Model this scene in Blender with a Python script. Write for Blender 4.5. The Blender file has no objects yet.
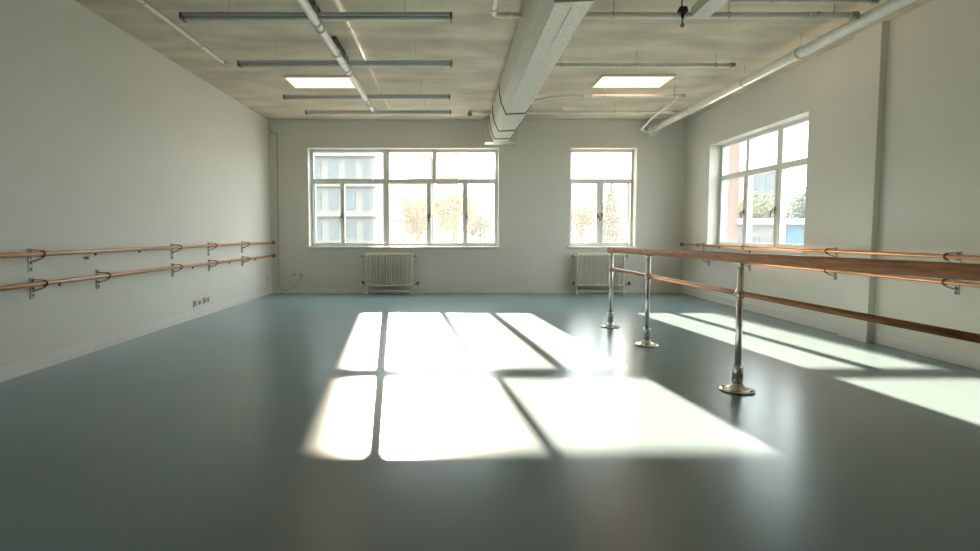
import bpy, bmesh, math, random
from mathutils import Vector, Matrix
random.seed(7)
C = bpy.context.scene.collection
SC = bpy.context.scene
PI = math.pi

# ---------------------------------------------------------------- camera
H = 3.6; YB = 11.142; XL = -3.824; XR = 4.838; YF = -2.6; EYE = 1.245
cam = bpy.data.cameras.new('camera'); co = bpy.data.objects.new('camera', cam); C.objects.link(co)
co.location = (0, 0, EYE)
co.rotation_euler = (math.radians(90 - 3.568), 0, 0)
cam.sensor_fit = 'HORIZONTAL'; cam.sensor_width = 36.0; cam.lens = 36.0 * 530 / 980
cam.shift_x = 37 / 980; cam.shift_y = -8.5 / 980
cam.clip_start = 0.05; cam.clip_end = 500
SC.camera = co

# ---------------------------------------------------------------- light
W = bpy.data.worlds.new('sky'); SC.world = W; W.use_nodes = True
bg = W.node_tree.nodes['Background']
bg.inputs['Color'].default_value = (0.86, 0.97, 1.0, 1); bg.inputs['Strength'].default_value = 8.4
sun = bpy.data.lights.new('sun', 'SUN'); so = bpy.data.objects.new('sun', sun); C.objects.link(so)
sun.energy = 54; sun.angle = math.radians(0.6); sun.color = (1.0, 0.77, 0.58)
SUN_X, SUN_Z = -0.115, 0.352
so.rotation_euler = Vector((SUN_X, 1, SUN_Z)).to_track_quat('Z', 'Y').to_euler()
so.location = (-3, 20, 12)
vs = SC.view_settings
vs.view_transform = 'Standard'; vs.look = 'None'; vs.gamma = 1.0; vs.exposure = 0.0
vs.use_curve_mapping = False
PANEL = 3.4

# ---------------------------------------------------------------- materials
def mat(name, col, rough=0.6, metal=0.0, spec=0.5, noise=0.0, nscale=8.0, bump=0.0, bscale=60.0, stretch=None, detail=4.0):
    m = bpy.data.materials.new(name); m.use_nodes = True
    nt = m.node_tree; b = nt.nodes['Principled BSDF']
    b.inputs['Base Color'].default_value = (*col, 1); b.inputs['Roughness'].default_value = rough
    b.inputs['Metallic'].default_value = metal; b.inputs['Specular IOR Level'].default_value = spec
    tc = nt.nodes.new('ShaderNodeTexCoord'); mp = nt.nodes.new('ShaderNodeMapping')
    nt.links.new(tc.outputs['Object'], mp.inputs['Vector'])
    if stretch: mp.inputs['Scale'].default_value = stretch
    n = nt.nodes.new('ShaderNodeTexNoise'); n.inputs['Scale'].default_value = nscale; n.inputs['Detail'].default_value = detail
    nt.links.new(mp.outputs['Vector'], n.inputs['Vector'])
    r = nt.nodes.new('ShaderNodeMapRange')
    r.inputs['From Min'].default_value = 0.3; r.inputs['From Max'].default_value = 0.7
    nt.links.new(n.outputs['Fac'], r.inputs['Value'])
    mx = nt.nodes.new('ShaderNodeMix'); mx.data_type = 'RGBA'
    mx.inputs[6].default_value = (*[c * (1 - noise) for c in col], 1)
    mx.inputs[7].default_value = (*[min(1, c * (1 + noise)) for c in col], 1)
    nt.links.new(r.outputs['Result'], mx.inputs[0]); nt.links.new(mx.outputs[2], b.inputs['Base Color'])
    if bump:
        n2 = nt.nodes.new('ShaderNodeTexNoise'); n2.inputs['Scale'].default_value = bscale
        nt.links.new(mp.outputs['Vector'], n2.inputs['Vector'])
        bp = nt.nodes.new('ShaderNodeBump'); bp.inputs['Strength'].default_value = bump; bp.inputs['Distance'].default_value = 0.004
        nt.links.new(n2.outputs['Fac'], bp.inputs['Height']); nt.links.new(bp.outputs['Normal'], b.inputs['Normal'])
    return m

def math_node(nt, op, a, b=None, c=None):
    n = nt.nodes.new('ShaderNodeMath'); n.operation = op
    for i, v in enumerate((a, b, c)):
        if v is None: continue
        if isinstance(v, (int, float)): n.inputs[i].default_value = v
        else: nt.links.new(v, n.inputs[i])
    return n.outputs[0]

M = {}
M['wall'] = mat('wall_paint', (0.725, 0.712, 0.645), 0.75, noise=0.02, nscale=1.2, bump=0.12, bscale=90)
M['skirting'] = mat('skirting_paint', (0.76, 0.75, 0.70), 0.45, noise=0.02)
M['white'] = mat('white_frame_paint', (0.80, 0.80, 0.76), 0.35, noise=0.02)
M['rad'] = mat('radiator_enamel', (0.80, 0.76, 0.64), 0.35, noise=0.03)
M['pipe'] = mat('painted_steel_pipe', (0.82, 0.81, 0.76), 0.35, noise=0.06, nscale=12)
M['galv'] = mat('galvanised_steel', (0.66, 0.66, 0.60), 0.5, metal=0.35, noise=0.12, nscale=25)
M['grey'] = mat('grey_batten_metal', (0.52, 0.56, 0.57), 0.45, metal=0.0, noise=0.05)
M['endgrey'] = mat('dark_grey_end_plastic', (0.16, 0.17, 0.17), 0.5)
M['chrome'] = mat('chrome', (0.78, 0.77, 0.72), 0.27, metal=1.0, noise=0.0)
M['hand'] = mat('bronze_handle_metal', (0.12, 0.11, 0.09), 0.4, metal=0.5)
M['plate'] = mat('zinc_bracket', (0.42, 0.41, 0.37), 0.35, metal=0.8, noise=0.15, nscale=40)
M['dark'] = mat('dark_rubber', (0.03, 0.03, 0.028), 0.6)
M['seal'] = mat('dark_duct_band', (0.10, 0.105, 0.095), 0.6)
M['copper'] = mat('copper', (0.55, 0.24, 0.12), 0.4, metal=0.7)
M['wood'] = mat('barre_wood', (0.50, 0.235, 0.095), 0.33, noise=0.28, nscale=6, stretch=(14, 1.2, 14), spec=0.5)
M['rail'] = mat('rail_wood', (0.42, 0.17, 0.065), 0.36, noise=0.40, nscale=5, stretch=(12, 0.8, 12), spec=0.5)
M['strap'] = mat('brown_leather', (0.22, 0.055, 0.03), 0.5, noise=0.2)
M['plastic'] = mat('socket_plastic', (0.62, 0.62, 0.58), 0.4)
M['plasticg'] = mat('grey_socket_plastic', (0.30, 0.30, 0.28), 0.45)
M['cable'] = mat('cable_sheath', (0.42, 0.40, 0.33), 0.5)
M['ground'] = mat('outdoor_paving', (0.16, 0.16, 0.145), 0.9, noise=0.12, nscale=3)
M['apt'] = mat('pale_facade', (0.19, 0.18, 0.165), 0.85, noise=0.04)
M['apt2'] = mat('grey_facade', (0.13, 0.145, 0.15), 0.85, noise=0.06)
M['aptglass'] = mat('facade_glass', (0.135, 0.145, 0.145), 0.6, spec=0.1, noise=0.1)
M['blue'] = mat('blue_panels', (0.055, 0.12, 0.17), 0.6, noise=0.3, nscale=1.5)
M['bark'] = mat('bark', (0.10, 0.075, 0.05), 0.9, noise=0.3)
M['leaf'] = mat('yellow_green_leaves', (0.15, 0.15, 0.07), 0.8, noise=0.3, nscale=3)
M['needle'] = mat('dark_green_needles', (0.07, 0.10, 0.075), 0.8, noise=0.3, nscale=3)

# slab concrete: mottled, with board seams across the room
def concrete():
    m = mat('slab_concrete', (0.62, 0.55, 0.44), 0.85, noise=0.16, nscale=1.6, bump=0.5, bscale=30, detail=9.0, stretch=(1, 1.9, 1))
    nt = m.node_tree; b = nt.nodes['Principled BSDF']
    col = b.inputs['Base Color'].links[0].from_socket
    tc = nt.nodes.new('ShaderNodeTexCoord'); sp = nt.nodes.new('ShaderNodeSeparateXYZ'); nt.links.new(tc.outputs['Object'], sp.inputs[0])
    wob = nt.nodes.new('ShaderNodeTexNoise'); wob.inputs['Scale'].default_value = 0.8; nt.links.new(tc.outputs['Object'], wob.inputs['Vector'])
    y = math_node(nt, 'ADD', sp.outputs['Y'], math_node(nt, 'MULTIPLY', wob.outputs['Fac'], 0.05))
    fr = math_node(nt, 'FRACT', math_node(nt, 'DIVIDE', y, 1.12))
    d = math_node(nt, 'ABSOLUTE', math_node(nt, 'SUBTRACT', fr, 0.5))
    line = math_node(nt, 'LESS_THAN', d, 0.010)
    mx = nt.nodes.new('ShaderNodeMix'); mx.data_type = 'RGBA'; mx.blend_type = 'MIX'
    nt.links.new(math_node(nt, 'MULTIPLY', line, 0.55), mx.inputs[0]); nt.links.new(col, mx.inputs[6])
    mx.inputs[7].default_value = (0.70, 0.64, 0.53, 1)
    # board to board tone difference and streaky stains
    st = nt.nodes.new('ShaderNodeTexNoise'); st.inputs['Scale'].default_value = 1.0; st.inputs['Detail'].default_value = 8
    mp = nt.nodes.new('ShaderNodeMapping'); mp.inputs['Scale'].default_value = (0.5, 3.0, 1); nt.links.new(tc.outputs['Object'], mp.inputs[0]); nt.links.new(mp.outputs[0], st.inputs['Vector'])
    rr = nt.nodes.new('ShaderNodeMapRange'); rr.inputs['From Min'].default_value = 0.3; rr.inputs['From Max'].default_value = 0.7
    rr.inputs['To Min'].default_value = 0.86; rr.inputs['To Max'].default_value = 1.14; nt.links.new(st.outputs['Fac'], rr.inputs['Value'])
    wn = nt.nodes.new('ShaderNodeTexWhiteNoise'); wn.noise_dimensions = '1D'
    nt.links.new(math_node(nt, 'FLOOR', math_node(nt, 'ADD', math_node(nt, 'DIVIDE', y, 1.12), 0.5)), wn.inputs['W'])
    tone = math_node(nt, 'MULTIPLY', rr.outputs['Result'], math_node(nt, 'MULTIPLY_ADD', wn.outputs['Value'], 0.14, 0.93))
    ml = nt.nodes.new('ShaderNodeMix'); ml.data_type = 'RGBA'; ml.blend_type = 'MULTIPLY'; ml.inputs[0].default_value = 1
    nt.links.new(mx.outputs[2], ml.inputs[6]); nt.links.new(tone, ml.inputs[7]); nt.links.new(ml.outputs[2], b.inputs['Base Color'])
    return m
M['concrete'] = concrete()

def vinyl():
    m = mat('blue_grey_vinyl', (0.208, 0.302, 0.335), 0.25, noise=0.04, nscale=0.9, spec=0.5)
    nt = m.node_tree; b = nt.nodes['Principled BSDF']
    t0 = nt.nodes.new('ShaderNodeTexCoord'); tc = nt.nodes.new('ShaderNodeMapping'); tc.inputs['Location'].default_value = (31.3, 27.7, 5.37)
    nt.links.new(t0.outputs['Object'], tc.inputs[0])
    for q in nt.nodes:
        if q.type == 'MAPPING' and q is not tc: q.inputs['Location'].default_value = (41.3, 23.7, 7.37)
    n2 = nt.nodes.new('ShaderNodeTexNoise'); n2.inputs['Scale'].default_value = 5; n2.inputs['Detail'].default_value = 5
    nt.links.new(tc.outputs[0], n2.inputs['Vector'])
    bp = nt.nodes.new('ShaderNodeBump'); bp.inputs['Strength'].default_value = 0.10; bp.inputs['Distance'].default_value = 0.01
    nt.links.new(n2.outputs['Fac'], bp.inputs['Height']); nt.links.new(bp.outputs['Normal'], b.inputs['Normal'])
    return m
M['floor'] = vinyl()

def brick():
    m = bpy.data.materials.new('red_brick'); m.use_nodes = True; nt = m.node_tree; b = nt.nodes['Principled BSDF']
    tc = nt.nodes.new('ShaderNodeTexCoord'); mp = nt.nodes.new('ShaderNodeMapping'); mp.inputs['Rotation'].default_value = (PI / 2, 0, 0)
    nt.links.new(tc.outputs['Object'], mp.inputs[0])
    t = nt.nodes.new('ShaderNodeTexBrick'); nt.links.new(mp.outputs[0], t.inputs['Vector'])
    t.inputs['Color1'].default_value = (0.24, 0.135, 0.11, 1); t.inputs['Color2'].default_value = (0.28, 0.17, 0.14, 1); t.inputs['Mortar'].default_value = (0.34, 0.30, 0.27, 1)
    t.inputs['Scale'].default_value = 4.6; t.inputs['Mortar Size'].default_value = 0.02
    nt.links.new(t.outputs['Color'], b.inputs['Base Color']); b.inputs['Roughness'].default_value = 0.9
    return m
M['brick'] = brick()

def glass():           # clear pane; translucent share added as a veil of glare over the view outside
    m = bpy.data.materials.new('veiled_window_glass'); m.use_nodes = True; nt = m.node_tree
    for n in list(nt.nodes): nt.nodes.remove(n)
    out = nt.nodes.new('ShaderNodeOutputMaterial')
    tr = nt.nodes.new('ShaderNodeBsdfTransparent'); tr.inputs[0].default_value = (0.97, 0.98, 0.97, 1)
    tl = nt.nodes.new('ShaderNodeBsdfTranslucent'); tl.inputs[0].default_value = (0.95, 0.97, 0.97, 1)
    gl = nt.nodes.new('ShaderNodeBsdfGlossy'); gl.inputs['Roughness'].default_value = 0.02
    lw = nt.nodes.new('ShaderNodeLayerWeight'); lw.inputs[0].default_value = 0.5
    fr = nt.nodes.new('ShaderNodeMath'); fr.operation = 'MULTIPLY_ADD'; fr.inputs[1].default_value = 0.9; fr.inputs[2].default_value = 0.03
    nt.links.new(math_node(nt, 'POWER', lw.outputs['Facing'], 5.0), fr.inputs[0])
    a = nt.nodes.new('ShaderNodeMixShader'); a.inputs[0].default_value = 0.021
    nt.links.new(tr.outputs[0], a.inputs[1]); nt.links.new(tl.outputs[0], a.inputs[2])
    b = nt.nodes.new('ShaderNodeMixShader'); nt.links.new(fr.outputs[0], b.inputs[0])
    nt.links.new(a.outputs[0], b.inputs[1]); nt.links.new(gl.outputs[0], b.inputs[2]); nt.links.new(b.outputs[0], out.inputs[0])
    return m
M['glass'] = glass()

def emit(name, col, s):
    m = bpy.data.materials.new(name); m.use_nodes = True; nt = m.node_tree; b = nt.nodes['Principled BSDF']
    b.inputs['Base Color'].default_value = (0.8, 0.8, 0.75, 1); b.inputs['Emission Color'].default_value = (*col, 1); b.inputs['Emission Strength'].default_value = s
    # prismatic diffuser: fine ribs along the panel, as a bump only
    tc = nt.nodes.new('ShaderNodeTexCoord'); w = nt.nodes.new('ShaderNodeTexWave'); w.bands_direction = 'Y'; w.inputs['Scale'].default_value = 30
    nt.links.new(tc.outputs['Object'], w.inputs[0]); bp = nt.nodes.new('ShaderNodeBump'); bp.inputs['Strength'].default_value = 0.2
    nt.links.new(w.outputs['Fac'], bp.inputs['Height']); nt.links.new(bp.outputs['Normal'], b.inputs['Normal'])
    return m
M['panel'] = emit('lit_diffuser', (1.0, 0.50, 0.27), PANEL)
M['tube'] = mat('unlit_fluorescent_tube', (0.86, 0.87, 0.85), 0.3)

# ---------------------------------------------------------------- mesh helpers
def MB(): return bmesh.new()
def box(bm, x0, x1, y0, y1, z0, z1, bev=0.0, rz=0.0, pivot=None):
    r = bmesh.ops.create_cube(bm, size=1.0)
    vs_ = r['verts']
    cx, cy, cz = (x0 + x1) / 2, (y0 + y1) / 2, (z0 + z1) / 2
    for v in vs_:
        v.co = Vector((cx + v.co.x * (x1 - x0), cy + v.co.y * (y1 - y0), cz + v.co.z * (z1 - z0)))
    if rz:
        p = Vector(pivot or (cx, cy, cz)); R = Matrix.Rotation(rz, 3, 'Z')
        for v in vs_: v.co = R @ (v.co - p) + p
    if bev:
        es = list({e for v in vs_ for e in v.link_edges})
        bmesh.ops.bevel(bm, geom=es, offset=bev, segments=2, affect='EDGES', profile=0.7)
    return bm
def tube(bm, pts, r, seg=14, cap=True):
    pts = [Vector(p) for p in pts]; rings = []; ref = None
    n = len(pts)
    rs = r if isinstance(r, (list, tuple)) else [r] * n
    for i, p in enumerate(pts):
        d = (pts[min(i + 1, n - 1)] - pts[max(i - 1, 0)]).normalized()
        if ref is None:
            ref = Vector((0, 0, 1)) if abs(d.z) < 0.9 else Vector((1, 0, 0))
        u = (ref - d * ref.dot(d)).normalized(); w = d.cross(u); ref = u
        rings.append([bm.verts.new(p + (u * math.cos(2 * PI * k / seg) + w * math.sin(2 * PI * k / seg)) * rs[i]) for k in range(seg)])
    for a, b in zip(rings, rings[1:]):
        for k in range(seg):
            f = bm.faces.new((a[k], a[(k + 1) % seg], b[(k + 1) % seg], b[k])); f.smooth = True
    if cap:
        bm.faces.new(rings[0][::-1]); bm.faces.new(rings[-1])
    return bm
def lathe(bm, cx, cy, prof, seg=40):
    rings = []
    for (r, z) in prof:
        rings.append([bm.verts.new((cx + r * math.cos(2 * PI * k / seg), cy + r * math.sin(2 * PI * k / seg), z)) for k in range(seg)])
    for a, b in zip(rings, rings[1:]):
        for k in range(seg):
            f = bm.faces.new((a[k], a[(k + 1) % seg], b[(k + 1) % seg], b[k])); f.smooth = True
    bm.faces.new(rings[0][::-1]); bm.faces.new(rings[-1])
    return bm
def sphere(bm, c, r, sz=1.0):
    q = bmesh.ops.create_uvsphere(bm, u_segments=14, v_segments=10, radius=r)
    for v in q['verts']:
        v.co = Vector((v.co.x, v.co.y, v.co.z * sz)) + Vector(c)
        for f in v.link_faces: f.smooth = True
    return bm
def arc(c, r, a0, a1, plane, n=12):
    out = []
    for i in range(n + 1):
        a = a0 + (a1 - a0) * i / n; x, y = r * math.cos(a), r * math.sin(a)
        out.append({'xz': (c[0] + x, c[1], c[2] + y), 'xy': (c[0] + x, c[1] + y, c[2]), 'yz': (c[0], c[1] + x, c[2] + y)}[plane])
    return out
def obj(name, bm, m, parent=None):
    bmesh.ops.recalc_face_normals(bm, faces=bm.faces)
    me = bpy.data.meshes.new(name); bm.to_mesh(me); bm.free(); me.materials.append(m if not isinstance(m, str) else M[m])
    o = bpy.data.objects.new(name, me); C.objects.link(o)
    if parent is not None:
        o.parent = parent
        L = Vector(parent.location); q = parent.parent
        while q is not None: L += Vector(q.location); q = q.parent
        me.transform(Matrix.Translation(-L))
    return o
def tag(o, label, cat, group=None, kind=None):
    if label: o['label'] = label
    if cat: o['category'] = cat
    if group: o['group'] = group
    if kind: o['kind'] = kind
    return o
def thing(name, label, cat, loc=(0, 0, 0), group=None):
    o = bpy.data.objects.new(name, None); C.objects.link(o); o.location = loc; o.empty_display_size = 0.1
    return tag(o, label, cat, group)
def struct(name, bm, m):
    return tag(obj(name, bm, m), None, None, kind='structure')
def struct_empty(name, loc):
    o = bpy.data.objects.new(name, None); C.objects.link(o); o.location = loc; o['kind'] = 'structure'; return o
def dup(root, dx, dy=0, dz=0, label=None):
    r = root.copy(); C.objects.link(r); r.location = Vector(root.location) + Vector((dx, dy, dz))
    if label: r['label'] = label
    for ch in list(root.children):
        c = ch.copy(); C.objects.link(c); c.parent = r
        for g in list(ch.children):
            d = g.copy(); C.objects.link(d); d.parent = c
    return r

# ---------------------------------------------------------------- the room
T = 0.36
struct('floor', box(MB(), XL - T, XR + T, YF - T, YB + T, -0.15, 0), 'floor')
struct('ceiling', box(MB(), XL - T, XR + T, YF - T, YB + T, H, H + 0.25), 'concrete')
struct('wall_left', box(MB(), XL - T, XL, YF - T, YB + T, 0, H), 'wall')
M['front'] = mat('bounce_damping_grey', (0.22, 0.23, 0.22), 0.7)  # unseen wall behind the camera, coloured dark to damp bounced light
struct('wall_front', box(MB(), XL, XR, YF - T, YF, 0, H), 'front')
W1 = (-3.022, 0.952); W2 = (2.451, 3.825); WZ = (0.965, 3.027)
bm = MB()
box(bm, XL, W1[0], YB, YB + T, 0, H); box(bm, W1[1], W2[0], YB, YB + T, 0, H); box(bm, W2[1], XR + T, YB, YB + T, 0, H)
for a, b in (W1, W2):
    box(bm, a, b, YB, YB + T, 0, WZ[0]); box(bm, a, b, YB, YB + T, WZ[1], H)
struct('wall_back', bm, 'wall')
W3 = (7.32, 10.10); Z3 = (1.0, 2.912)
bm = MB()
box(bm, XR, XR + T, YF - T, W3[0], 0, H); box(bm, XR, XR + T, W3[1], YB, 0, H)
box(bm, XR, XR + T, W3[0], W3[1], 0, Z3[0]); box(bm, XR, XR + T, W3[0], W3[1], Z3[1], H)
struct('wall_right', bm, 'wall')
# pilaster on the right wall
struct('trim_1', box(MB(), XR - 0.075, XR, 6.04, 6.45, 0, H), 'wall')
def skirt(x0, x1, y0, y1, nm, face):
    bm = MB(); t = 0.022
    x = {'L': (XL, XL + t), 'R': (XR - t, XR)}
    if face in 'LR': box(bm, *x[face], y0, y1, 0, 0.105); box(bm, x[face][0] if face == 'L' else x[face][0] + 0.008, x[face][1] - (0.008 if face == 'L' else 0), y0, y1, 0.105, 0.125)
    elif face == 'B': box(bm, x0, x1, YB - t, YB, 0, 0.105); box(bm, x0, x1, YB - t + 0.008, YB, 0.105, 0.125)
    else: box(bm, x0, x1, YF, YF + t, 0, 0.125)
    return bm
struct('baseboard_left', skirt(0, 0, YF, YB, '', 'L'), 'skirting')
struct('baseboard_back', skirt(XL + 0.022, XR - 0.022, 0, 0, '', 'B'), 'skirting')
bm = skirt(0, 0, YF, 6.04 - 0.022, '', 'R')
box(bm, XR - 0.022, XR, 6.472, YB, 0, 0.125)
box(bm, XR - 0.097, XR - 0.075, 6.018, 6.472, 0, 0.125); box(bm, XR - 0.075, XR, 6.018, 6.04, 0, 0.125); box(bm, XR - 0.075, XR, 6.45, 6.472, 0, 0.125)
struct('baseboard_right', bm, 'skirting')
struct('baseboard_front', skirt(XL + 0.022, XR - 0.022, 0, 0, '', 'F'), 'skirting')

# ---------------------------------------------------------------- windows
def handle(parent, P, ax, side):
    """espagnolette handle at point P on frame face; ax: lambda(u, d, z) -> xyz (u along the wall, d out of the frame into the room)"""
    u, z = P
    bm = MB()
    a = ax(u - 0.014, 0.0, z - 0.05); b = ax(u + 0.014, 0.014, z + 0.05)
    box(bm, min(a[0], b[0]), max(a[0], b[0]), min(a[1], b[1]), max(a[1], b[1]), a[2], b[2], 0.004)
    tube(bm, [ax(u, 0.012, z), ax(u, 0.045, z), ax(u + side * 0.01, 0.055, z - 0.015), ax(u + side * 0.028, 0.056, z - 0.075), ax(u + side * 0.03, 0.056, z - 0.12)], [0.010, 0.010, 0.011, 0.009, 0.008], 8)
    obj('window_handle', bm, 'hand', parent)

def window(n, ax, u0, u1, z0, z1, zt, top, bot, handles, stays=()):
    """top/bot: lists of (u_start, u_end) glass openings; zt = (transom bottom, transom top)"""
    org = ax((u0 + u1) / 2, 0, z0)
    w = struct_empty('window_%d' % n, org)
    def ab(bm, ua, ub, da, db, za, zb, bev=0.004):
        a = ax(ua, da, za); b = ax(ub, db, zb)
        box(bm, min(a[0], b[0]), max(a[0], b[0]), min(a[1], b[1]), max(a[1], b[1]), za, zb, bev)
    fr = MB(); e = 0.045
    # d: 0 = inner face of the frame, negative = outwards
    ab(fr, u0, u0 + e, -0.08, 0, z0, z1); ab(fr, u1 - e, u1, -0.08, 0, z0, z1)
    ab(fr, u0 + e, u1 - e, -0.08, 0, z1 - e, z1); ab(fr, u0 + e, u1 - e, -0.08, 0, z0, z0 + e)
    ab(fr, u0 + e, u1 - e, -0.08, 0.004, zt[0] + 0.012, zt[1] - 0.012)
    def mull(row, za, zb, dd):
        for (a, b), (c, d) in zip(row, row[1:]):
            ab(fr, b + dd, c - dd, -0.08, 0.002, za, zb)
    mull(top, zt[1] - 0.012, z1 - e, 0.008); mull(bot, z0 + e, zt[0] + 0.012, 0.012)
    obj('window_frame', fr, 'white', w)
    def light(a, b, za, zb, sash):
        s = MB(); k = 0.034 if sash else 0.016; q = 0.016 if sash else 0.004
        ab(s, a - k, a, -0.065, q, za - k, zb + k, 0.005); ab(s, b, b + k, -0.065, q, za - k, zb + k, 0.005)
        ab(s, a, b, -0.065, q, za - k, za, 0.005); ab(s, a, b, -0.065, q, zb, zb + k, 0.005)
        so_ = obj('sash' if sash else 'glazing_bead', s, 'white', w)
        g = MB(); ab(g, a - 0.004, b + 0.004, -0.045, -0.041, za - 0.004, zb + 0.004, 0)
        obj('pane', g, 'glass', so_)
    for i, (a, b) in enumerate(top): light(a, b, zt[1], z1 - e - 0.014, False)
    for i, (a, b) in enumerate(bot): light(a, b, zt[0], zb_t, False) if False else light(a, b, z0 + e + 0.03, zt[0], True)
    for (u, z, s) in handles: handle(w, (u, z), lambda uu, d, zz: ax(uu, d + 0.014, zz), s)
    for u in stays:
        bm = MB(); ab(bm, u - 0.09, u + 0.09, 0.016, 0.028, z0 + e - 0.01, z0 + e + 0.004, 0.002); ab(bm, u - 0.012, u + 0.012, 0.016, 0.036, z0 + e - 0.012, z0 + e + 0.016, 0.003)
        obj('window_stay', bm, 'plate', w)
    return w
zb_t = 0
DF = YB + 0.21
axb = lambda u, d, z: (u, DF - d, z)
w = window(1, axb, W1[0], W1[1], WZ[0] + 0.02, WZ[1], (2.308, 2.414),
       [(-2.955, -1.479), (-1.353, -0.434), (-0.355, 0.890)],
       [(-2.93, -2.393), (-2.308, -1.485), (-1.359, -0.556), (-0.470, 0.209), (0.31, 0.875)],
       [(-2.372, 1.63, -1), (-0.535, 1.61, 1), (-0.492, 1.64, -1), (0.292, 1.63, 1)], stays=(-2.55, 0.42))
sb = MB(); box(sb, W1[0] - 0.05, W1[1] + 0.05, YB - 0.055, YB, WZ[0] - 0.015, WZ[0] + 0.02, 0.006); box(sb, W1[0], W1[1], YB, DF + 0.02, WZ[0], WZ[0] + 0.02)
obj('window_sill', sb, 'white', w)
w = window(2, axb, W2[0], W2[1], WZ[0] + 0.02, WZ[1], (2.308, 2.414), [(2.52, 3.745)], [(2.53, 3.056), (3.197, 3.718)],
       [(3.085, 1.63, 1), (3.168, 1.65, -1)])
sb = MB(); box(sb, W2[0] - 0.05, W2[1] + 0.05, YB - 0.055, YB, WZ[0] - 0.015, WZ[0] + 0.02, 0.006); box(sb, W2[0], W2[1], YB, DF + 0.02, WZ[0], WZ[0] + 0.02)
obj('window_sill', sb, 'white', w)
axr = lambda u, d, z: (XR + 0.21 - d, u, z)
w = window(3, axr, W3[0], W3[1], Z3[0] + 0.02, Z3[1], (2.235, 2.335),
       [(7.40, 8.208), (8.347, 9.133), (9.227, 10.02)], [(7.42, 8.19), (8.35, 9.115), (9.245, 10.00)],
       [(8.32, 1.62, 1), (9.215, 1.62, -1)])
sb = MB(); box(sb, XR - 0.045, XR, W3[0] - 0.05, W3[1] + 0.05, Z3[0] - 0.015, Z3[0] + 0.02, 0.006); box(sb, XR, XR + 0.23, W3[0], W3[1], Z3[0], Z3[0] + 0.02)
obj('window_sill', sb, 'white', w)

# ---------------------------------------------------------------- air duct
DX = Vector((0, 0, 0))
SEC = [(0.70, 3.50), (0.712, 3.365), (0.735, 3.24), (0.81, 3.07), (1.10, 3.085), (1.185, 3.20), (1.205, 3.30), (1.205, 3.50), (1.15, 3.56), (0.76, 3.56)]
def section(bm, y0, y1, g0=0.0, g1=None, sharp=True):
    g1 = g0 if g1 is None else g1
    cx, cz = 0.955, 3.32
    def ring(y, g): return [bm.verts.new((cx + (x - cx) * (1 + g), y, cz + (z - cz) * (1 + g))) for x, z in SEC]
    a, b = ring(y0, g0), ring(y1, g1); n = len(a)
    for k in range(n): bm.faces.new((a[k], a[(k + 1) % n], b[(k + 1) % n], b[k]))
    bm.faces.new(a[::-1]); bm.faces.new(b)
    return bm
duct = thing('air_duct', 'large galvanised air duct running along the ceiling to the back wall', 'duct', (0.955, 4.37, 3.07))
obj('duct_segment', section(MB(), -1.5, 4.27, 0.02), 'galv', duct)
obj('duct_segment', section(MB(), 4.27, 5.92, 0.012), 'galv', duct)
obj('duct_segment', section(MB(), 5.92, 10.70, 0.0), 'galv', duct)
obj('flange', section(MB(), 4.25, 4.29, 0.045), 'seal', duct)
for y in (8.18, 9.52, 10.30): obj('duct_band', section(MB(), y, y + 0.06, 0.04), 'seal', duct)
e_ = MB(); box(e_, 0.64, 1.30, 10.74, YB, 3.08, 3.56, 0.02); obj('wall_collar', e_, 'galv', duct)
for y in (2.0, 5.0, 7.6, 9.9):
    for x in (0.78, 1.13): obj('hanger_rod', tube(MB(), [(x, y, 3.55), (x, y, H)], 0.006, 6), 'galv', duct)
sm = MB()   # raised longitudinal seam on the near section
tube(sm, [(0.955, 4.40, 3.068), (0.955, 5.90, 3.070)], 0.0035, 6); obj('seam', sm, 'galv', duct)

# ---------------------------------------------------------------- suspended battens
def batten(x0, x1, y, label):
    t = thing('light_batten', label, 'light fitting', ((x0 + x1) / 2, y, 3.33), 'unlit linear light battens')
    b = MB(); z = 3.33
    box(b, x0, x1, y - 0.05, y + 0.05, z, z + 0.028, 0.006); obj('housing', b, 'grey', t)
    tb = MB(); tube(tb, [(x0 + 0.03, y, z - 0.018), (x1 - 0.03, y, z - 0.018)], 0.020, 12); obj('tube', tb, 'tube', t)
    for x, s in ((x0, 1), (x1, -1)):
        c = MB(); box(c, min(x - s * 0.004, x + s * 0.022), max(x - s * 0.004, x + s * 0.022), y - 0.051, y + 0.051, z - 0.036, z + 0.029, 0.006); obj('end_cap', c, 'endgrey', t)
    for x in (x0 + 0.45, x1 - 0.45):
        r = MB(); tube(r, [(x, y, z + 0.025), (x, y, H)], 0.003, 6); obj('suspension_rod', r, 'pipe', t)
batten(-2.609, -0.01, 5.243, 'grey linear light batten nearest the camera, longest in view')
batten(-2.630, -0.012, 6.657, 'second grey linear light batten from the camera, just before the lit panel')
batten(-2.578, -0.046, 8.23, 'third grey linear light batten, directly beyond the lit panel')
batten(-2.528, -0.034, 9.263, 'last grey linear light batten, closest to the back wall')

# ---------------------------------------------------------------- lit ceiling panels
def panel(x0, x1, y0, y1, label):
    t = thing('ceiling_light', label, 'ceiling light', ((x0 + x1) / 2, (y0 + y1) / 2, H), 'lit rectangular ceiling panels')
    f = MB(); e = 0.025; z = H - 0.035
    box(f, x0 - e, x1 + e, y0 - e, y0, z, H); box(f, x0 - e, x1 + e, y1, y1 + e, z, H); box(f, x0 - e, x0, y0, y1, z, H); box(f, x1, x1 + e, y0, y1, z, H)
    obj('frame', f, 'white', t)
    d = MB(); box(d, x0, x1, y0, y1, z + 0.006, z + 0.02); obj('diffuser', d, 'panel', t)
panel(-2.50, -1.47, 8.06, 8.60, 'warm lit rectangular ceiling panel left of the duct, behind the conduit')
panel(2.23, 3.27, 8.01, 8.57, 'warm lit rectangular ceiling panel right of the duct')

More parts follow.
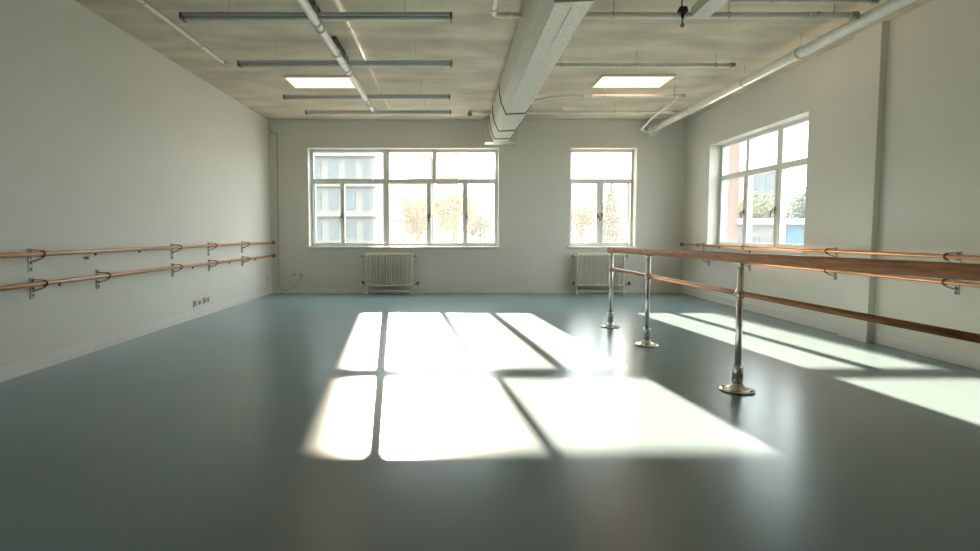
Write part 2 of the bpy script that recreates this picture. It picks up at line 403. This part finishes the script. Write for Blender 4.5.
# ---------------------------------------------------------------- conduits and pipes
def clampring(bm, p, axis, r, w=0.02):
    a = Vector(p); d = Vector(axis).normalized() * w
    tube(bm, [a - d, a + d], r, 14)
def pipe_thing(name, label, cat, pts, r, m='pipe', clamps=(), hang=(), caps=(), group=None):
    t = thing(name, label, cat, pts[0], group)
    obj('pipe_run', tube(MB(), pts, r), m, t)
    for (p, ax_) in clamps:
        b = MB(); clampring(b, p, ax_, r * (1.22 if r < 0.05 else 1.07)); obj('clamp', b, m, t)
    for p in hang:
        b = MB(); tube(b, [(p[0], p[1], p[2] + r * 0.8), (p[0], p[1], H)], 0.004, 6); clampring(b, p, (Vector(pts[-1]) - Vector(pts[0])), r * 1.18, 0.012); obj('hanger', b, 'galv', t)
    for (p, ax_) in caps:
        b = MB(); clampring(b, p, ax_, r * 1.25, 0.03); obj('end_cap', b, 'plate', t)
    return t
Y = (0, 1, 0); X = (1, 0, 0)
pipe_thing('conduit', 'white ceiling conduit nearest the left wall', 'conduit', [(-3.12, -2, 3.57), (-3.12, 7.40, 3.57)], 0.022, caps=[((-3.12, 7.38, 3.57), Y)], clamps=[((-3.12, y, 3.565), Y) for y in (3.0, 5.5, 6.7)])
pipe_thing('conduit', 'thick pale conduit hanging in front of the light battens', 'conduit', [(-1.277, -2, 3.22), (-1.277, 8.60, 3.22)], 0.040,
           clamps=[((-1.277, y, 3.22), Y) for y in (5.25, 5.95, 6.66, 7.95, 8.23)], hang=[(-1.277, y, 3.22) for y in (3.2, 5.1, 6.5, 8.1)], caps=[((-1.277, 8.58, 3.22), Y)])
pipe_thing('conduit', 'thin grey conduit on the ceiling just right of the thick hanging one', 'conduit', [(-1.185, -2, 3.585), (-1.185, 10.0, 3.585)], 0.014, m='pipe', clamps=[((-1.185, y, 3.583), Y) for y in (4, 6.2, 7.6, 9.2)])
b = MB(); box(b, -1.455, -1.405, 3.2, 5.75, 3.565, H, 0.004); box(b, -1.455, -1.405, 6.48, 7.25, 3.565, H, 0.004)
t = thing('ceiling_track', 'slim black strip track on the ceiling beside the hanging conduit', 'track', (-1.43, 5.0, H))
bb = MB(); box(bb, -1.445, -1.395, 3.2, 5.75, 3.565, H, 0.004); obj('track_section', bb, 'dark', t)
bb = MB(); box(bb, -1.447, -1.397, 6.48, 7.25, 3.565, H, 0.004); obj('track_section', bb, 'dark', t); b.free()

def bend(p0, c, p1, n=8):   # quadratic corner
    out = []
    for i in range(n + 1):
        s = i / n; out.append(tuple((1 - s) ** 2 * a + 2 * s * (1 - s) * b_ + s * s * d for a, b_, d in zip(p0, c, p1)))
    return out
# cross pipe 1 with elbow left of the duct
z = 3.42
pts = [(0.40, -2, z), (0.40, 4.6, z), (0.40, 5.25, z)] + bend((0.40, 5.33, z), (0.40, 5.43, z), (0.50, 5.43, z)) + [(0.69, 5.43, z)]
pipe_thing('conduit', 'bent conduit elbow meeting the left side of the duct at the top of the picture', 'conduit', pts, 0.028, clamps=[((0.40, 5.28, z), Y), ((0.57, 5.43, z), X)], hang=[(0.40, 4.2, z)])
pipe_thing('conduit', 'pale cross conduit nearest the camera, between duct and right wall', 'conduit', [(1.215, 5.43, z), (4.02, 5.43, z)], 0.030,
           clamps=[((2.26, 5.43, z), X), ((3.55, 5.43, z), X), ((3.64, 5.43, z), X)], hang=[(1.6, 5.43, z), (2.75, 5.43, z), (3.8, 5.43, z)], caps=[((4.0, 5.43, z), X)])
pipe_thing('conduit', 'second pale cross conduit, just in front of the right lit panel', 'conduit', [(1.225, 7.005, z), (3.63, 7.005, z)], 0.028,
           clamps=[((2.37, 7.005, z), X)], hang=[(2.37, 7.005, z), (3.4, 7.005, z), (1.4, 7.005, z)], caps=[((3.61, 7.005, z), X)])
pts = bend((1.25, 9.05, 3.40), (1.30, 8.56, 3.41), (1.85, 8.524, 3.42)) + [(2.4, 8.524, z), (3.66, 8.524, z)]
pipe_thing('conduit', 'pale cross conduit curving out of the duct beyond the right lit panel', 'conduit', pts, 0.024,
           clamps=[((2.08, 8.524, z), X), ((2.2, 8.524, z), X)], hang=[(3.5, 8.524, z), (2.4, 8.524, z)], caps=[((3.64, 8.524, z), X)])
pts = [(0.30, 9.50, z - 0.06), (0.30, 9.56, z - 0.04)] + bend((0.31, 9.58, z), (0.34, 9.66, z + 0.02), (0.48, 9.66, z)) + [(0.69, 9.66, z)]
pipe_thing('conduit', 'short swan neck conduit left of the duct by the back wall', 'conduit', pts, 0.034, clamps=[((0.50, 9.66, z), X)], caps=[((0.30, 9.50, z - 0.06), (0, 1, 0.3))], hang=[(0.55, 9.66, z)])
pipe_thing('conduit', 'furthest cross conduit, close to the back wall', 'conduit', [(1.215, 9.64, z), (4.05, 9.64, z)], 0.026,
           clamps=[((2.4, 9.64, z), X), ((3.3, 9.64, z), X), ((3.9, 9.64, z), X)], hang=[(1.5, 9.64, z), (2.9, 9.64, z), (3.95, 9.64, z)])
b = MB(); box(b, 1.22, 2.05, 10.10, 10.22, 3.53, H, 0.004)
tag(obj('cable_tray', b, 'pipe'), 'flat pale cable tray on the ceiling beside the duct near the back wall', 'cable tray')
pipe_thing('conduit', 'short pale conduit at the top edge right of the flat channel', 'conduit', [(2.62, 5.16, 3.45), (3.96, 5.10, 3.42)], 0.022, clamps=[((3.2, 5.134, 3.437), X)], caps=[((3.94, 5.10, 3.42), X)], hang=[(3.0, 5.143, 3.441), (3.75, 5.11, 3.425)])
# big white pipe along the right wall
t = pipe_thing('ceiling_pipe', 'thick white pipe running under the ceiling along the right wall', 'pipe', [(4.11, -2.4, 3.375), (4.09, 10.95, 3.375)], 0.060,
               clamps=[((4.105, y, 3.375), Y) for y in (3.4, 5.95, 8.9)], hang=[(4.10, y, 3.375) for y in (2.2, 4.4, 6.4, 7.6, 9.3)])
b = MB(); clampring(b, (4.09, 11.05, 3.375), Y, 0.12, 0.09); obj('wall_flange', b, 'pipe', t)
b = MB(); tube(b, [(3.62, 8.66, 3.43), (3.60, 8.80, 3.40), (3.55, 9.40, 3.33), (3.56, 9.70, 3.30), (3.66, 10.45, 3.27), (3.80, 10.60, 3.26), (4.03, 10.66, 3.33)], 0.018, 10)
t = thing('conduit', 'thin white bent conduit dropping to the far end of the thick white pipe', 'conduit', (3.6, 8.8, 3.4))
obj('pipe_run', b, 'white', t)
obj('hanger', tube(MB(), [(3.60, 8.80, 3.40), (3.60, 8.80, H)], 0.006, 6), 'galv', t)
# flat channel
t = thing('ceiling_channel', 'flat pale rectangular channel cut off above the nearest cross conduit', 'cable channel', (2.43, 5.3, 3.37))
b = MB(); box(b, 2.34, 2.52, -1.0, 5.36, 3.372, 3.47, 0.006); obj('channel', b, 'galv', t)
b = MB(); box(b, 2.355, 2.505, 5.358, 5.366, 3.38, 3.46); obj('end_plate', b, 'seal', t)
for y in (1.5, 4.7):
    for x in (2.36, 2.50):
        b = MB(); tube(b, [(x, y, 3.465), (x, y, H)], 0.006, 6); obj('hanger_rod', b, 'seal', t)
# sprinkler
t = thing('sprinkler', 'small black ceiling fitting with a copper bulb hanging below it', 'sprinkler', (2.258, 5.36, 3.42))
b = MB(); box(b, 2.225, 2.295, 5.325, 5.385, 3.41, 3.47, 0.012); tube(b, [(2.215, 5.36, 3.42), (2.235, 5.36, 3.465), (2.285, 5.36, 3.47), (2.305, 5.36, 3.43)], 0.013, 8); tube(b, [(2.258, 5.355, 3.42), (2.258, 5.355, 3.36)], [0.02, 0.015], 10)
obj('body', b, 'dark', t)
b = MB(); tube(b, [(2.256, 5.355, 3.365), (2.256, 5.355, 3.31)], 0.008, 8); obj('stem', b, 'strap', t)
b = MB(); sphere(b, (2.257, 5.355, 3.292), 0.022); obj('bulb', b, 'copper', t)
b = MB(); tube(b, [(2.25, 5.36, 3.46), (2.25, 5.36, H)], 0.007, 6); obj('drop_rod', b, 'dark', t)

# ---------------------------------------------------------------- wall barres
def wall_barre(side, z, y0, y1, brackets, tabs, label, zoff=None, end_far=True):
    xw = XL if side == 'L' else XR
    s = 1 if side == 'L' else -1
    xb = xw + s * 0.112
    R = 0.0215
    t = thing('wall_barre', label, 'barre', (xb, y1, z))
    obj('bar', tube(MB(), [(xb, y0, z), (xb, y1, z)], R, 20), 'wood', t)
    b = MB(); tube(b, [(xb, y1 - 0.10, z), (xb, y1 - 0.08, z), (xb, y1 + 0.0, z), (xb, y1 + 0.012, z)], [R, R + 0.012, R + 0.014, R + 0.002], 18); obj('end_knob', b, 'strap', t)
    for q in brackets:
        y = q[0]; zt, zb = (q[1], q[2]) if len(q) == 3 else (z + 0.05, z - 0.165)
        p = MB(); x0, x1 = sorted((xw, xw + s * 0.009)); box(p, x0, x1, y - 0.022, y + 0.022, zb, zt, 0.003)
        br = obj('bracket_plate', p, 'plate', t)
        nz = max(3, int((zt - zb) / 0.05))
        for k in range(nz):
            zz = zb + (zt - zb) * (k + 0.5) / nz
            obj('screw', tube(MB(), [(xw + s * 0.008, y, zz), (xw + s * 0.015, y, zz)], 0.010, 8), 'dark', br)
        lo = min(z - 0.075, zt - 0.03)
        up = min(z + 0.035, zt - 0.012)
        a = MB(); tube(a, [(xw + s * 0.005, y, up), (xw + s * 0.05, y + 0.008, z + 0.033), (xb - s * 0.01, y + 0.015, z + R + 0.006), (xb + s * 0.008, y + 0.02, z + R + 0.004)], 0.0065, 8); obj('bracket_arm', a, 'plate', br); a = MB()
        tube(a, [(xw + s * 0.005, y, lo), (xw + s * 0.05, y + 0.006, z - 0.062), (xb - s * 0.02, y + 0.012, z - 0.046), (xb + s * 0.006, y + 0.02, z - R - 0.006)], 0.0075, 8)
        obj('bracket_arm', a, 'plate', br)
        g = MB(); c = (xb, y + 0.01, z); pts = arc(c, R + 0.004, -PI / 2 - 0.5, PI / 2 + 0.5, 'xz', 14) if s > 0 else arc(c, R + 0.006, PI / 2 - 0.5, 3 * PI / 2 + 0.5, 'xz', 14)
        tube(g, pts, 0.0075, 8); obj('bar_strap', g, 'strap', br)
    for y in tabs:
        g = MB(); tube(g, [(xb, y, z - R + 0.004), (xb, y + 0.004, z - R - 0.022)], [0.016, 0.007], 8); obj('stop_tab', g, 'strap', t)
    return t
wall_barre('L', 1.066, -2.2, 10.98, [(2.4,), (4.78,), (7.20,), (8.28,), (9.60,)], [5.50, 6.27], 'upper wooden wall barre on the left wall')
wall_barre('L', 0.798, -2.2, 10.98, [(2.4, 0.86, 0.66), (4.79, 0.85, 0.655), (5.68, 0.87, 0.655), (7.20, 0.85, 0.66), (8.28, 0.85, 0.66), (9.60, 0.85, 0.66)], [4.98, 7.54, 8.79, 9.94], 'lower wooden wall barre on the left wall')
wall_barre('R', 1.030, -2.2, 10.98, [(2.6,), (5.06,), (6.68,), (8.62, 0.975, 0.87), (10.22,)], [9.4], 'upper wooden wall barre on the right wall, passing in front of its window')
wall_barre('R', 0.785, -2.2, 10.98, [(2.6,), (5.06, 0.80, 0.66), (6.68, 0.82, 0.66), (8.62, 0.80, 0.64), (10.0, 0.82, 0.64)], [], 'lower wooden wall barre on the right wall, mostly hidden by the free-standing barre')
b = MB(); tube(b, [(XL, 5.50, 0.995), (XL + 0.03, 5.50, 0.995)], [0.012, 0.012], 10); sphere(b, (XL + 0.035, 5.50, 0.995), 0.016)
tag(obj('wall_peg', b, 'plate'), 'tiny metal peg on the left wall just under the upper barre', 'wall peg')

# ---------------------------------------------------------------- free-standing barre
t = thing('freestanding_barre', 'free-standing double barre with wooden rails on chrome posts', 'barre', (2.20, 4.154, 0))
def rail_x(y): return 2.315 - (y - 2.0) * 0.0365 if y > 4.2 else 2.30 - (y - 2.0) * 0.018
ya, yb = 1.2, 7.14
xa, xb_ = 2.412, 2.110
def lx(y): return xa + (xb_ - xa) * (y - ya) / (yb - ya)
bmr = MB()
prof = []
hw, hh, rr = 0.034, 0.038, 0.014
for cx_, cz_, a0 in ((hw - rr, hh - rr, 0), (-hw + rr, hh - rr, PI / 2), (-hw + rr, -hh + rr, PI), (hw - rr, -hh + rr, 1.5 * PI)):
    for k in range(5): prof.append((cx_ + rr * math.cos(a0 + k * PI / 8), cz_ + rr * math.sin(a0 + k * PI / 8)))
ringz = []
NY = 24
for i in range(NY + 1):
    y = ya + (yb - ya) * i / NY
    zc = 1.074 - 0.037 * (y - 2.3) / 4.8
    ringz.append([bmr.verts.new((lx(y) + px, y, zc + pz)) for px, pz in prof])
for a, b in zip(ringz, ringz[1:]):
    for k in range(len(prof)):
        f = bmr.faces.new((a[k], a[(k + 1) % len(prof)], b[(k + 1) % len(prof)], b[k])); f.smooth = True
bmr.faces.new(ringz[0][::-1]); bmr.faces.new(ringz[-1])
top_rail = obj('top_rail', bmr, 'rail', t)
lowz = 0.776
obj('lower_rail', tube(MB(), [(lx(ya), ya, lowz), (lx(yb), yb, lowz + 0.005)], 0.021, 20), 'rail', t)
for y in (2.02, 4.154, 5.888, 7.06):
    x = lx(y) ; zc = 1.074 - 0.037 * (y - 2.3) / 4.8
    xp = x
    p = obj('post', tube(MB(), [(xp, y, 0.03), (xp, y, zc - 0.040)], 0.0235, 22), 'chrome', t)
    b = MB(); lathe(b, xp, y, [(0.040, 0.02), (0.040, 0.185), (0.038, 0.192), (0.0235, 0.194)], 26); obj('sleeve', b, 'chrome', p)
    b = MB(); lathe(b, xp, y, [(0.127, 0.004), (0.130, 0.008), (0.127, 0.012), (0.10, 0.018), (0.070, 0.027), (0.050, 0.040), (0.042, 0.055), (0.040, 0.065)], 44); fl = obj('base_flange', b, 'chrome', p)
    b = MB(); lathe(b, xp, y, [(0.126, 0.0), (0.128, 0.005)], 44); obj('rubber_pad', b, 'dark', p)
    for k in range(4):
        a = PI / 4 + k * PI / 2; b = MB(); tube(b, [(xp + 0.105 * math.cos(a), y + 0.105 * math.sin(a), 0.016), (xp + 0.105 * math.cos(a), y + 0.105 * math.sin(a), 0.026)], 0.009, 8); obj('bolt', b, 'plate', p)
    b = MB(); tube(b, [(xp, y, lowz - 0.032), (xp, y, lowz + 0.032)], 0.030, 20); tube(b, [(xp, y - 0.034, lowz), (xp, y + 0.034, lowz)], 0.030, 18); tube(b, [(xp - 0.028, y, lowz), (xp - 0.046, y, lowz)], 0.010, 10)
    obj('rail_clamp', b, 'chrome', p)
    b = MB(); box(b, xp - 0.034, xp + 0.034, y - 0.05, y + 0.05, zc - 0.048, zc - 0.040, 0.003); tube(b, [(xp, y, zc - 0.075), (xp, y, zc - 0.046)], 0.029, 18)
    obj('rail_saddle', b, 'chrome', p)

# ---------------------------------------------------------------- radiators
def radiator(x0, x1, label):
    yc = 10.99; N = 19; wd = (x1 - x0) / N
    t = thing('radiator', label, 'radiator', ((x0 + x1) / 2, yc, 0), 'cast iron radiators under the back windows')
    for i in range(N):
        cx = x0 + wd * (i + 0.5); b = MB()
        for dy in (-0.055, 0.0, 0.055):
            tube(b, [(cx, yc + dy, 0.175), (cx, yc + dy, 0.205), (cx, yc + dy, 0.80), (cx, yc + dy, 0.83)], [0.008, 0.0108, 0.0108, 0.008], 10)
        box(b, cx - wd * 0.49, cx + wd * 0.49, yc - 0.062, yc + 0.062, 0.80, 0.850, 0.009)
        box(b, cx - wd * 0.49, cx + wd * 0.49, yc - 0.062, yc + 0.062, 0.165, 0.20, 0.009)
        obj('column', b, 'rad', t)
    for x in (x0 + 0.012, x1 - 0.012):
        b = MB(); box(b, x - 0.016, x + 0.016, yc - 0.03, yc + 0.03, 0.02, 0.80, 0.006); box(b, x - 0.024, x + 0.024, yc - 0.04, yc + 0.04, 0, 0.022, 0.005); obj('leg', b, 'rad', t)
    b = MB(); tube(b, [(x0 + 0.02, yc - 0.0, 0.055), (x1 - 0.02, yc, 0.055)], 0.014, 10); obj('bottom_rail', b, 'rad', t)
    for (x, s, z) in ((x0, -1, 0.79), (x0, -1, 0.215), (x1, 1, 0.79), (x1, 1, 0.20)):
        b = MB(); big = (z < 0.5)
        L = 0.055 if s < 0 else (0.10 if big else 0.03)
        tube(b, [(x, yc, z), (x + s * L, yc, z)], 0.011, 10)
        tube(b, [(x + s * (L - 0.012), yc, z), (x + s * (L + 0.022), yc, z)], 0.021 if big else 0.017, 12)
        v = obj('valve', b, 'plate', t)
        b = MB()
        if big:
            tube(b, [(x + s * L, yc, z), (x + s * L, YB, z)], 0.009, 8); obj('supply_pipe', b, 'plate', v)
            b = MB(); tube(b, [(x + s * L, yc - 0.01, z + 0.012), (x + s * L, yc - 0.035, z + 0.035)], [0.02, 0.026], 12); obj('valve_knob', b, 'dark', v)
        else:
            tube(b, [(x + s * (L + 0.015), yc, z - 0.006), (x + s * (L + 0.03), yc, z + 0.012)], 0.019, 12); obj('valve_knob', b, 'dark', v)
    b = MB(); tube(b, [(x1 + 0.095, YB - 0.03, 0.73), (x1 + 0.095, YB - 0.03, 0.82)], 0.009, 8); tube(b, [(x1 + 0.095, YB - 0.03, 0.79), (x1 + 0.095, YB, 0.79)], 0.006, 8); obj('air_vent', b, 'plate', t)
radiator(-1.81, -0.835, 'cream cast iron radiator under the wide five-light window')
radiator(2.56, 3.56, 'cream cast iron radiator under the narrow window, partly behind the free-standing barre')

# ---------------------------------------------------------------- sockets and cable
def socket_back(x, z, label, plug=False):
    t = thing('wall_socket', label, 'socket', (x, YB, z))
    b = MB(); box(b, x - 0.05, x + 0.05, YB - 0.014, YB, z - 0.04, z + 0.04, 0.004); obj('face_plate', b, 'plastic', t)
    for dx in (-0.024, 0.024): obj('outlet', box(MB(), x + dx - 0.011, x + dx + 0.011, YB - 0.016, YB - 0.013, z - 0.014, z + 0.014), 'plasticg', t)
    if plug:
        b = MB(); box(b, x + 0.0, x + 0.045, YB - 0.055, YB - 0.015, z - 0.026, z + 0.026, 0.006); obj('plug', b, 'plastic', t)
socket_back(-3.352, 0.395, 'white wall socket left of the plugged one on the back wall')
socket_back(-3.184, 0.395, 'white wall socket with the cable plugged in on the back wall', True)
cz = [(XL + 0.012, YB - 0.02, 3.46), (XL + 0.04, YB - 0.02, 3.37), (XL + 0.10, YB - 0.015, 3.33), (-3.665, YB - 0.014, 3.31), (-3.648, YB - 0.012, 3.27), (-3.650, YB - 0.012, 2.5), (-3.66, YB - 0.012, 1.6), (-3.668, YB - 0.014, 0.6), (-3.665, YB - 0.03, 0.25), (-3.65, YB - 0.03, 0.15), (-3.60, YB - 0.035, 0.075), (-3.50, YB - 0.04, 0.06), (-3.40, YB - 0.04, 0.10), (-3.30, YB - 0.04, 0.19), (-3.21, YB - 0.04, 0.31), (-3.17, YB - 0.05, 0.375)]
def smooth(P, n=5):
    P = [Vector(p) for p in P]; out = []
    for i in range(len(P) - 1):
        a, b, c, d = P[max(i - 1, 0)], P[i], P[i + 1], P[min(i + 2, len(P) - 1)]
        for k in range(n):
            s = k / n; out.append(0.5 * ((2 * b) + (c - a) * s + (2 * a - 5 * b + 4 * c - d) * s * s + (3 * b - a - 3 * c + d) * s ** 3))
    return out + [P[-1]]
tag(obj('power_cable', tube(MB(), smooth(cz), 0.009, 8), 'cable'), 'thin cable running down the back wall corner and looping up to a socket', 'cable')
def socket_left(y, z, w_, h_, label, n=1, m='plasticg'):
    t = thing('wall_socket', label, 'socket', (XL, y, z))
    b = MB(); box(b, XL, XL + 0.012, y - w_ / 2, y + w_ / 2, z - h_ / 2, z + h_ / 2, 0.003); obj('face_plate', b, 'plastic', t)
    for k in range(n):
        b = MB(); yy = y - w_ / 2 + w_ * (k + 0.5) / n
        box(b, XL + 0.011, XL + 0.014, yy - w_ / n * 0.30, yy + w_ / n * 0.30, z - h_ * 0.34, z + h_ * 0.34); obj('outlet', b, m, t)
socket_left(7.80, 0.215, 0.10, 0.10, 'left plate of the row of low sockets on the left wall')
socket_left(7.95, 0.210, 0.06, 0.06, 'smallest plate in the middle of the low socket row on the left wall')
socket_left(8.16, 0.225, 0.20, 0.10, 'wide double socket, right end of the low row on the left wall', 2)
socket_left(10.86, 0.30, 0.07, 0.07, 'single pale socket on the left wall near the back corner', 1, 'plastic')

# ---------------------------------------------------------------- outside
g = MB(); box(g, -80, 120, YB + T, 140, -0.5, -0.35); box(g, XR + T, 120, -30, YB + T, -0.5, -0.35)
struct('ground', g, 'ground')
b = MB(); box(b, XR + T, 5.42, 10.12, 11.45, -0.35, 4.2)
tag(obj('brick_pier', b, 'brick'), 'red brick pier seen outside the left light of the right-hand window', 'pier')
def building(label, x0, x1, y0, dep, h, m, cols, rows, ww, wh, band=None, g='pale buildings outside'):
    t = thing('apartment_building', label, 'building', ((x0 + x1) / 2, y0, -0.35), g)
    b = MB(); box(b, x0, x1, y0, y0 + dep, -0.35, h); box(b, x0 - 0.2, x1 + 0.2, y0 - 0.25, y0 + dep + 0.1, h, h + 0.35); obj('facade', b, m, t)
    for i in range(cols):
        for k in range(rows):
            cx = x0 + (x1 - x0) * (i + 0.5) / cols; cz_ = 0.5 + (h - 0.5) * (k + 0.5) / rows
            b = MB(); box(b, cx - ww / 2, cx + ww / 2, y0 - 0.06, y0 + 0.1, cz_ - wh / 2, cz_ + wh / 2); obj('window', b, 'aptglass', t)
    for k in range(1, rows):
        zz = 0.5 + (h - 0.5) * k / rows; obj('balcony_slab', box(MB(), x0, x1, y0 - 0.4, y0, zz - 0.09, zz + 0.09), 'apt', t)
building('tall pale apartment block filling the view of the wide window\'s left lights', -19.0, -5.18, 36, 6, 16.5, 'apt', 12, 8, 0.62, 1.15)  # added height and placed edge cast shade over the floor patch's left side
building('grey block of flats seen through the middle of the wide window', -7.3, -2.7, 62, 12, 10.2, 'apt2', 4, 4, 0.75, 1.3)
building('narrow grey block right of the middle in the wide window', -2.0, 0.6, 66, 10, 11.0, 'apt2', 2, 4, 0.8, 1.4)
building('pale block far beyond the right-hand window', 33.5, 37.5, 60, 8, 8.2, 'apt2', 3, 3, 0.7, 1.3)
# low white building with blue glazing
t = thing('pavilion', 'low white roofed pavilion with blue glazing outside the right-hand window', 'building', (27, 42, -0.35))
b = MB(); box(b, 22.0, 31.0, 42, 47, -0.35, 2.0); obj('wall', b, 'apt', t)
b = MB(); box(b, 21.5, 31.5, 41.4, 47.5, 2.0, 2.45, 0.1); obj('roof', b, 'white', t)
for x0, x1, m in ((22.4, 24.0, 'aptglass'), (24.2, 25.8, 'aptglass'), (26.4, 28.2, 'blue'), (28.4, 30.4, 'blue')):
    b = MB(); box(b, x0, x1, 41.93, 42.05, 0.4 if m == 'blue' else 0.1, 1.8 if m == 'blue' else 1.0); obj('glazing', b, m, t)

def leafy(name, label, x, y, h, r, m, n=2600, cone=False):
    t = thing(name, label, 'tree', (x, y, -0.35), 'trees outside')
    b = MB(); tube(b, [(x, y, -0.35), (x + 0.05, y, h * 0.4), (x, y, h * 0.85)], [0.12 * r, 0.08 * r, 0.03 * r], 8)
    for k in range(7):
        a = k * 2.4; zz = h * (0.3 + 0.08 * k); tube(b, [(x, y, zz), (x + r * 0.6 * math.cos(a), y + r * 0.6 * math.sin(a), zz + 0.15 * h)], [0.04 * r, 0.012 * r], 6)
    obj('trunk', b, 'bark', t)
    b = MB(); rnd = random.Random(hash((x, y)) & 0xffff)
    blobs = [(rnd.gauss(0, 0.42) * r, rnd.gauss(0, 0.42) * r, h * (0.42 + 0.42 * rnd.random()), r * (0.30 + 0.25 * rnd.random())) for _ in range(13)]
    for i in range(n):
        if cone:
            s = rnd.random() ** 0.7; zz = h * (1 - s * 0.9); rad = r * s * (0.6 + 0.4 * abs(math.sin(zz * 5))) * math.sqrt(rnd.random()); a = rnd.random() * 2 * PI
            p = Vector((x + rad * math.cos(a), y + rad * math.sin(a), zz))
        else:
            bx, by, bz, br = rnd.choice(blobs); v = Vector((rnd.gauss(0, 1), rnd.gauss(0, 1), rnd.gauss(0, 1))).normalized() * br * (0.55 + 0.45 * rnd.random())
            p = Vector((x + bx, y + by, bz)) + v
        u = Vector((rnd.gauss(0, 1), rnd.gauss(0, 1), rnd.gauss(0, 1))).normalized(); w_ = u.orthogonal().normalized(); s = 0.045 * r + 0.04
        b.faces.new([b.verts.new(p + u * s), b.verts.new(p + w_ * s * 0.6), b.verts.new(p - u * s), b.verts.new(p - w_ * s * 0.6)])
    obj('foliage', b, m, t)
leafy('leafy_tree', 'yellow-green tree outside the middle light of the wide window', -2.6, 39, 3.9, 1.5, 'leaf')
leafy('leafy_tree', 'yellow-green tree outside the fourth light of the wide window', 0.1, 32, 4.1, 1.5, 'leaf')
leafy('leafy_tree', 'small dark bushy tree outside the rightmost light of the wide window', 1.9, 38, 3.0, 1.1, 'needle')
leafy('leafy_tree', 'round tree outside the left casement of the narrow window', 8.7, 36, 3.4, 1.4, 'leaf')
leafy('conifer', 'pointed conifer outside the right casement of the narrow window', 8.9, 30, 4.1, 1.25, 'needle', 3600, True)
leafy('leafy_tree', 'tree behind the pavilion roof in the middle light of the right-hand window', 29.5, 52, 5.4, 2.8, 'leaf')
leafy('leafy_tree', 'tree behind the pavilion\'s blue glazing in the right-hand window', 35.5, 54, 5.8, 3.0, 'needle')
